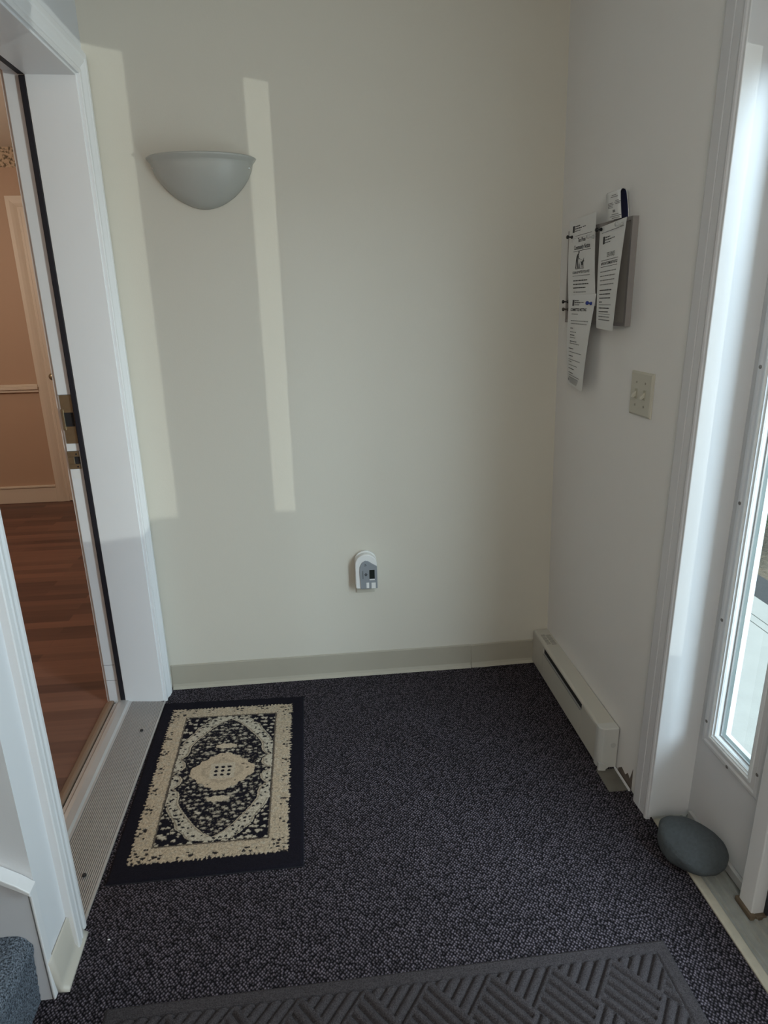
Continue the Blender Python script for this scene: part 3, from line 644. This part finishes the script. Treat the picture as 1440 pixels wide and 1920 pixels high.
# --- pins
def pin(y, z, d, m, label, tilt=(0, 0)):
    t = thing('push_pin', label, 'push pin', (XR(y, z) - d, y, z), 'push pins on the notice board')
    bm = bmesh.new(); ax = Vector((-1, tilt[0], tilt[1])); c = Vector((XR(y, z) - d, y, z))
    lathe(bm, c, ax, [(.0052, 0), (.0052, .002), (.0030, .004), (.0024, .010), (.0030, .013), (.0055, .015), (.0058, .019), (.004, .0205)], 14); obj('head', bm, m, t, True)
    bm = bmesh.new(); cyl(bm, c, -ax, .0006, min(.010, d - .002), 6); obj('needle', bm, CHROME, t)
pin(2.205, 1.619, .021, PINB, 'black push pin in the left edge of the dog notice', (-.25, 0))
pin(1.995, 1.622, .024, PINB, 'black push pin at the top left of the TEN PINES sheet', (-.3, -.1))
pin(2.036, 1.606, .028, PINC, 'clear push pin in the right edge of the dog notice')
pin(1.855, 1.622, .032, PINC, 'clear push pin at the top right of the TEN PINES sheet')
pin(2.03, 1.417, .026, PINBL, 'blue push pin in the lowest hanging sheet', (-.5, .1))
pin(2.226, 1.422, .0165, PINB, 'dark push pin on the far left rim of the board, upper one')
pin(2.222, 1.398, .0165, mat('brown_pin', (.05, .04, .03), .4), 'brown push pin on the far left rim of the board, lower one')

# ------------------------------------------------------------ wall sconce
sc_ = thing('wall_sconce', 'frosted half-bowl glass wall light, switched off, on the back wall', 'wall light', (-.318, B, 1.85))
bm = bmesh.new(); cx, zr, a_, b_, h_ = -.318, 1.860, .152, .098, .126
nT, nP = 20, 36; rows = []
def sp_(k, ph):
    # k: 0 bottom .. 1 rim, then flange
    if k <= 1: th_ = k * math.pi / 2; dd = math.cos(th_); r = (1 - dd ** 1.5) ** .55; return (cx + a_ * r * math.cos(ph), B - .002 - b_ * r * math.sin(ph), zr - .006 - h_ * dd)
    e = (k - 1); return (cx + (a_ + .013 * e) * math.cos(ph), B - .002 - (b_ + .014 * e) * math.sin(ph), zr - .006 + .016 * e)
ks = [i / nT for i in range(nT + 1)] + [1.25, 1.5, 1.75, 2.0]
for k in ks: rows.append([bm.verts.new(sp_(max(k, .02), math.pi * j / nP)) for j in range(nP + 1)])
for P, Q in zip(rows, rows[1:]):
    for j in range(nP): bm.faces.new((P[j], P[j + 1], Q[j + 1], Q[j]))
o = obj('glass_shade', bm, SHADE, sc_, True); sd = o.modifiers.new('solid', 'SOLIDIFY'); sd.thickness = .004; sd.offset = -1
obj('back_plate', bx((cx - .06, cx + .06, B - .012, B, zr - .07, zr - .02)), CHROME, sc_, bevel=.003)
bm = bmesh.new(); lathe(bm, (cx, B - .035, zr - .07), (0, 0, 1), [(.012, 0), (.015, .02), (.027, .05), (.029, .065), (.02, .085), (.005, .092)], 16); obj('bulb', bm, WPL, sc_, True)
for sx in (-1, 1):
    bm = bmesh.new(); X_ = cx + sx * .143; cyl(bm, (X_, B - .002, zr - .020), (0, -1, 0), .0028, .022, 10); lathe(bm, (X_, B - .022, zr - .020), (sx * .3, -1, -.2), [(.002, 0), (.0055, .001), (.0065, .005), (.004, .009), (.001, .010)], 14); obj('clip', bm, CHROME, sc_, True)['label'] = 'small chrome ball clip'

# ------------------------------------------------------------ outlet + alarm
ol = thing('wall_outlet', 'beige outlet plate mostly covered by the plugged-in alarm', 'outlet', (.152, B, .42))
obj('cover_plate', bx((.116, .188, B - .006, B, .363, .478)), ALMOND, ol, bevel=.002)
al = thing('carbon_monoxide_alarm', 'white and grey plug-in alarm with dark display low on the back wall', 'alarm', (.152, B - .006, .46))
ax0, az0, wA, hA = .112, .396, .083, .142
def arch(u0, u1, v0, v1, n=14):
    r = (u1 - u0) / 2; c = (u0 + u1) / 2; rr = min(r, .038)
    return [(u0 + .004, v0), (u0, v0 + .006)] + [(c - r * math.cos(math.pi * k / n), v1 - rr + rr * math.sin(math.pi * k / n)) for k in range(n + 1)] + [(u1, v0 + .006), (u1 - .004, v0)]
bm = bmesh.new()
pts = arch(0, wA, 0, hA); prism(bm, pts, lambda p, t: (ax0 + p[0], t, az0 + p[1]), B - .0065, B - .018)
pts2 = arch(.001, wA - .0005, 0, hA - .004)
prism(bm, pts2, lambda p, t: (ax0 + p[0], t, az0 + p[1]), B - .018, B - .046)
obj('body', bm, WPL, al, bevel=.003)
def fy(v): return B - .048
G = [(.020, 0.0), (.016, .07), (.018, .090), (.026, .106), (.038, .114), (.050, .112), (.064, .102), (.0825, .090), (.0832, 0.0)]
bm = bmesh.new(); prism(bm, G, lambda p, t: (ax0 + p[0], t, az0 + p[1] + .0005), B - .044, B - .050); obj('face_plate', bm, GREYP, al, bevel=.001)
fq = B - .0502
def dec(name, m, *rs):
    o = obj(name, bx(*[(ax0 + a, ax0 + b, fq - .0009, fq, az0 + c, az0 + d) for a, b, c, d in rs]), m, al); return o
dec('display', LCD, (.053, .073, .042, .077)); dec('display_rim', WPL, (.053, .073, .036, .0395))
b1 = dec('button', WPL, (.041, .051, .004, .026)); dec('button', WPL, (.060, .076, .002, .025))
dec('vent_marks', mat('dark_print', (.04, .045, .05), .5), (.034, .041, .094, .0952), (.036, .044, .0975, .0987), (.036, .041, .1005, .1017), (.028, .0295, .042, .075))
bm = bmesh.new(); prism(bm, [(.040, .052), (.046, .059), (.040, .066), (.034, .059)], lambda p, t: (ax0 + p[0], t, az0 + p[1]), fq - .0009, fq); obj('logo_mark', bm, mat('logo_dark', (.03, .035, .04), .5), al)
bm = bmesh.new(); cyl(bm, (ax0 + .040, fq - .0009, az0 + .059), (0, -1, 0), .002, .0004, 10); obj('logo_dot', bm, GREYP, al)

# ------------------------------------------------------------ patterned rug
def h2(i, j, k=0):
    n_ = (i * 374761393 + j * 668265263 + k * 2147483647) & 0xffffffff; n_ = ((n_ ^ (n_ >> 13)) * 1274126177) & 0xffffffff
    return ((n_ ^ (n_ >> 16)) & 0xffff) / 65535.0
BLK = (.010, .009, .014); TAN = (.46, .37, .265); CRM = (.46, .41, .325); TAU = (.20, .17, .13)
def lerp3(a, b, t): return tuple(a[i] * (1 - t) + b[i] * t for i in range(3))
def florets(x, y, s, dens, rad, salt):
    i, j = math.floor(x / s), math.floor(y / s); best = 9
    for di in (-1, 0, 1):
        for dj in (-1, 0, 1):
            a, b = i + di, j + dj
            if h2(a, b, salt) > dens: continue
            px_, py_ = (a + .08 + .84 * h2(a, b, salt + 1)) * s, (b + .08 + .84 * h2(a, b, salt + 2)) * s
            an = math.atan2(y - py_, x - px_); d = math.hypot((x - px_) * (.55 + .55 * h2(a, b, salt + 3)), (y - py_) * 1.12)
            d /= rad * (.65 + .6 * h2(a, b, salt + 4)) * (1 + .25 * math.cos((3 + int(3 * h2(a, b, salt + 6))) * an + 6 * h2(a, b, salt + 5)))
            best = min(best, d)
    return best
def inner_w(Y):
    Y = abs(Y)
    if Y > .275: return -1
    pts_ = [(0, .160), (.006, .150), (.014, .134), (.028, .124), (.046, .126), (.060, .136), (.068, .146), (.074, .138), (.085, .126), (.105, .120), (.125, .121), (.14, .116), (.17, .098), (.20, .076), (.225, .058), (.245, .040), (.258, .026), (.268, .010), (.275, 0)]
    for (a, b), (c, d) in zip(pts_, pts_[1:]):
        if a <= Y <= c: return b + (d - b) * (Y - a) / (c - a)
    return 0
def outer_w(Y):
    Y = abs(Y)
    pts_ = [(0, .160), (.05, .160), (.10, .158), (.13, .160), (.16, .150), (.19, .132), (.215, .118), (.235, .112), (.25, .092), (.27, .078), (.283, .060), (.288, .0)]
    if Y > .288: return -1
    for (a, b), (c, d) in zip(pts_, pts_[1:]):
        if a <= Y <= c: return b + (d - b) * (Y - a) / (c - a)
    return 0
def rugcol(X, Y):
    jx, jy = noise.noise(Vector((X * 160, Y * 160, 1))) * .0022, noise.noise(Vector((X * 160, Y * 160, 7))) * .0022
    x, y = X + jx, Y + jy; ax, ay = abs(x), abs(y)
    edge = min(.265 - ax, .40 - ay)                      # distance from rug edge
    ex, ey = .229 - ax, .357 - ay; inb = min(ex, ey)
    if inb < 0: return BLK
    if ax > .166 or ay > .298:
        dfl = florets(x, y, .0155, .85, .0042, 31)
        s_along = y if ex < ey else x
        if inb < .006 + .003 * math.sin(s_along * 2 * math.pi / .0125) + .012 * abs(noise.noise(Vector((x * 75, y * 75, 3)))): return BLK
        c = TAN
        grp = math.sin(s_along * 2 * math.pi / .088)
        if dfl < 1 and (grp > -.1 or (ax > .166 and ay > .298)) and inb < .036 + .02 * (ax > .166 and ay > .298): return lerp3(BLK, TAU, .1)
        d2 = florets(x, y, .016, .7, .0045, 51)
        if d2 < 1: c = lerp3(TAN, CRM, .55)
        return lerp3(c, TAU, .42 * (noise.noise(Vector((x * 170, y * 170, 5))) > .12))
    if ax > .161 or ay > .293: return lerp3(BLK, TAN, .25)
    wi, wo = inner_w(y), outer_w(y)
    if ax < wi:
        # centre medallion
        an = math.atan2(y, x); r = (abs(x) / .108) ** 1.35 + (abs(y) / .090) ** 1.35; r *= 1 + .05 * math.cos(16 * an)
        if r < 1:
            if r > .84: return TAN
            if abs(x) < .04 and abs(y) < .036:
                u_, v_ = x / .021, y / .018
                if math.hypot(u_ - round(u_), v_ - round(v_)) < .30 and abs(round(u_)) <= 1 and abs(round(v_)) <= 1: return BLK
                return lerp3(TAN, CRM, .6)
            d = florets(x, y, .018, .35, .0036, 77)
            if r > .6 and d < .9: return lerp3(BLK, TAN, .2)
            return lerp3(TAN, TAU, .35) if .42 < r < .56 else TAN
        for cy_ in (.135, -.135):
            if (x / .036) ** 2 + ((y - cy_ * .92) / .013) ** 2 * (1 + .3 * math.cos(x * 260)) < 1: return lerp3(TAN, CRM, .4)
        if wi - ax < .004: return BLK
        d = florets(x, y, .0185, .93, .0056, 101); vr = noise.noise(Vector((x * 48, y * 48, 9)))
        if d < .62: return lerp3(TAU, CRM, .75 + vr * .8)
        if d < 1: return lerp3(BLK, CRM, .42 + vr * .3)
        d = florets(x + .006, y + .004, .0095, .7, .0021, 131)
        return lerp3(BLK, TAU, .65) if d < 1 else BLK
    if ax < wo:
        k = (ax - wi)
        if k < .0035: return lerp3(TAN, CRM, .5)
        if k < .0075: return lerp3(TAU, TAN, .25)
        if .0035 < wo - ax < .0075 and wo < .158: return lerp3(TAU, TAN, .2)
        d = florets(x, y, .0165, .85, .0044, 151)
        if d < .9: return BLK
        return lerp3(CRM, TAU, .5) if florets(x, y, .011, .5, .0035, 161) < 1 else CRM
    if ax - wo < .004: return BLK
    d = florets(x, y, .020, .9, .0062, 171)
    return CRM if d < .8 else (TAU if d < 1.05 else BLK)
ru = thing('rug', 'small black and beige floral rug lying beside the left threshold', 'rug', (-.366, 1.815, 0))
CR = dict(tl=(-.629, 2.226), tr=(-.106, 2.204), br=(-.097, 1.406), bl=(-.612, 1.407))
nu, nv = 318, 480
me = bpy.data.meshes.new('pile'); vsx, cols = [], []
for j in range(nv + 1):
    v = j / nv
    for i in range(nu + 1):
        u = i / nu; a = Vector(CR['bl']).lerp(Vector(CR['br']), u); b = Vector(CR['tl']).lerp(Vector(CR['tr']), u); p = a.lerp(b, v)
        X_, Y_ = (u - .5) * .53, (v - .5) * .80
        c = rugcol(X_, Y_); kn = .70 + .60 * h2(i, j, 400); c = tuple(q * kn for q in c); e = min(u * .53, (1 - u) * .53, v * .8, (1 - v) * .8)
        z = .0085 - (.006 * max(0, 1 - e / .006)); z += noise.noise(Vector((X_ * 260, Y_ * 260, 0))) * .0008
        if sum(c) > .3: z += .0012
        if -.36 < 0 and p.x < -.60: z += .0
        vsx.append((p.x, p.y, z)); cols.append(c)
fcs = [(j * (nu + 1) + i, j * (nu + 1) + i + 1, (j + 1) * (nu + 1) + i + 1, (j + 1) * (nu + 1) + i) for j in range(nv) for i in range(nu)]
me.from_pydata(vsx, [], fcs); at = me.color_attributes.new('pattern', 'FLOAT_COLOR', 'POINT')
at.data.foreach_set('color', [q for c in cols for q in (*c, 1)])
me.materials.append(vcolmat('rug_pile', 'pattern')); o = link(bpy.data.objects.new('pile', me), ru); o.matrix_parent_inverse = Matrix.Translation(-Vector(ru.location))
for p_ in me.polygons: p_.use_smooth = True
# bound edge and backing
bm = bmesh.new(); cs = [CR[k] for k in ('bl', 'br', 'tr', 'tl')]
a = [bm.verts.new((x, y, .0003)) for x, y in cs]; b = [bm.verts.new((x, y, .0030)) for x, y in cs]; bm.faces.new(a[::-1]); bm.faces.new(b)
for i in range(4): bm.faces.new((a[i], a[(i + 1) % 4], b[(i + 1) % 4], b[i]))
obj('bound_edge', bm, mat('black_binding', (.008, .009, .014), .8), ru)

# ------------------------------------------------------------ ribbed entrance mat
TLc, TRc = Vector((-.515, 1.078)), Vector((.741, 1.088)); ex_ = (TRc - TLc).normalized(); ey_ = Vector((ex_.y, -ex_.x))
Wm, Dm = (TRc - TLc).length, .80; nu, nv = 520, 330
s52, c52 = math.sin(math.radians(52)), math.cos(math.radians(52))
def matz(x, y):
    e = min(x, Wm - x, y, Dm - y)
    if e < .005: return .004 + .004 * e / .005
    if e < .030: return .0085
    # basket weave of ribs, turned to run diagonally
    X_, Y_ = x - .040, -y
    p = X_ * s52 - Y_ * c52; q = X_ * s52 + Y_ * c52       # p: across '/' ribs, q: across '\' ribs
    cell = .110; k = (math.floor(p / cell + .1) + math.floor(q / cell + .45)) % 2
    t = (p if k == 0 else q) / .022; f = abs((t % 1) - .5) * 2      # 0 mid rib
    return .0035 + .0095 * max(0, 1 - f ** 2.6) if e > .034 else .0045
bm_v = []; 
for j in range(nv + 1):
    y = .26 * j / (nv - 40) if j <= nv - 40 else .26 + (Dm - .26) * (j - nv + 40) / 40
    for i in range(nu + 1):
        x = Wm * i / nu; P = TLc + ex_ * x + ey_ * y; bm_v.append((P.x, P.y, matz(x, y) + noise.noise(Vector((x * 300, y * 300, 0))) * .0005))
me = bpy.data.meshes.new('ribbed_surface'); me.from_pydata(bm_v, [], [(j * (nu + 1) + i, (j + 1) * (nu + 1) + i, (j + 1) * (nu + 1) + i + 1, j * (nu + 1) + i + 1) for j in range(nv) for i in range(nu)])
for p_ in me.polygons: p_.use_smooth = True
me.materials.append(MATM)
dm = thing('door_mat', 'large charcoal ribbed entrance mat across the near floor', 'door mat', (.11, .69, 0))
o = link(bpy.data.objects.new('ribbed_surface', me), dm); o.matrix_parent_inverse = Matrix.Translation(-Vector(dm.location))
bm = bmesh.new(); cs = [TLc, TRc, TRc + ey_ * Dm, TLc + ey_ * Dm]
a = [bm.verts.new((p.x, p.y, .0002)) for p in cs]; b = [bm.verts.new((p.x, p.y, .0025)) for p in cs]; bm.faces.new(a); bm.faces.new(b)
for i in range(4): bm.faces.new((a[i], a[(i + 1) % 4], b[(i + 1) % 4], b[i]))
obj('rubber_backing', bm, mat('mat_rubber', (.012, .012, .012), .7), dm)

# ------------------------------------------------------------ stone
bm = bmesh.new(); bmesh.ops.create_icosphere(bm, subdivisions=5, radius=1)
Rz = Matrix.Rotation(math.radians(-47), 3, 'Z')
for v in bm.verts:
    d = v.co.normalized(); s = 1 + .10 * noise.noise(d * 1.3 + Vector((3, 1, 0))) + .03 * noise.noise(d * 3)
    q = Vector((d.x * .089 * s * (1 + .08 * d.x), d.y * .070 * s * (1 + .14 * d.x), d.z * .056 * s * (1 - .08 * d.x)))
    if q.z < -.036: q.z = -.036 + (q.z + .036) * .25
    q = Matrix.Rotation(math.radians(5), 3, 'Y') @ q
    v.co = Rz @ q
zm = min(v.co.z for v in bm.verts)
for v in bm.verts: v.co += Vector((.921, 1.302, .0085 - zm))
tag(obj('stone', bm, ROCK, smooth=True), 'smooth dark grey oval stone resting on the sill by the sidelight', 'stone')
# scrap of paper
bm = bmesh.new(); bmesh.ops.create_icosphere(bm, subdivisions=1, radius=.003); bmesh.ops.scale(bm, verts=bm.verts, vec=(1.2, .7, .5)); bmesh.ops.translate(bm, verts=bm.verts, vec=(-.557, 1.247, .003))
tag(obj('paper_scrap', bm, WPL), 'tiny white scrap on the dark carpet near the left wall end', 'scrap')

# ------------------------------------------------------------ outside
GZ = -.13
struct(obj('ground', bx((1.12, 2.108, -1.5, 7, GZ - .1, GZ), (2.114, 2.162, -1.5, 7, GZ - .1, GZ), (2.168, 2.31, -1.5, 7, GZ - .1, GZ)), CONC)).name = 'ground_concrete'
struct(obj('ground', bx((2.105, 2.17, -1.5, 7, GZ - .1, GZ - .006)), SEAM)).name = 'ground_seam'
struct(obj('ground', bx((2.31, 2.52, -1.5, 7, GZ - .1, GZ - .005)), ASPH)).name = 'ground_gravel'
bm = bmesh.new(); nx, ny = 40, 70; g = [[bm.verts.new((2.52 + 4.5 * i / nx, -1.5 + 11 * j / ny, GZ - .005 + .12 * min(1, i / 10) + .03 * noise.noise(Vector((i * .7, j * .7, 0))) * (i > 0))) for j in range(ny + 1)] for i in range(nx + 1)]
for i in range(nx):
    for j in range(ny): bm.faces.new((g[i][j], g[i + 1][j], g[i + 1][j + 1], g[i][j + 1]))
struct(obj('ground', bm, LITTER)).name = 'ground_bed'
def shrub(x, y, r, h, m, label, z0=-.05, nl=1500, lf=1.0):
    t = thing('shrub', label, 'shrub', (x, y, z0), 'shrubs in the bed outside')
    bm = bmesh.new()
    for k in range(nl):
        d = Vector((random.gauss(0, 1), random.gauss(0, 1), random.gauss(0, 1))).normalized() * (random.random() ** .4); c = Vector((x + d.x * r, y + d.y * r, z0 + h * .5 + d.z * h * .5))
        a = Vector((random.gauss(0, 1), random.gauss(0, 1), random.gauss(0, .7) + .4)).normalized(); b = a.cross(Vector((random.random(), random.random(), 1))).normalized(); L = random.uniform(.02, .045) * lf; W_ = L * .32
        bm.faces.new([bm.verts.new(c + q) for q in (-a * L, b * W_, a * L, -b * W_)])
    obj('foliage', bm, m, t)
    bm = bmesh.new()
    for k in range(5): cyl(bm, (x, y, z0 - .03), (random.uniform(-.5, .5), random.uniform(-.5, .5), 1), .008, h * .7, 6, .003)
    obj('stem', bm, TWIG, t)
random.seed(21)
shrub(2.70, 3.80, .20, .32, LEAF, 'low green shrub nearest the path outside the sidelight')
shrub(3.02, 4.46, .44, .75, LEAFB, 'blue-green spreading shrub in the middle of the outside bed', nl=3500)
shrub(4.0, 5.75, .75, 1.0, LEAFB, 'tallest blue-green shrub at the back of the outside bed', nl=5000)
shrub(4.6, 4.0, .5, .7, LEAF, 'round green shrub on the right side of the outside bed', nl=3000)
for k, (hx, hy) in enumerate(((6.3, .6), (6.5, 3.1), (6.2, 5.6), (5.6, 8.3))):
    shrub(hx, hy, 1.15, 2.3, (LEAF, LEAFB)[k % 2], ('tall green bush at the far right end of the yard', 'tall blue-green bush across the yard from the door', 'tall green bush across the yard, second from the left', 'tall blue-green bush furthest left across the yard')[k], nl=6500, lf=2.4)
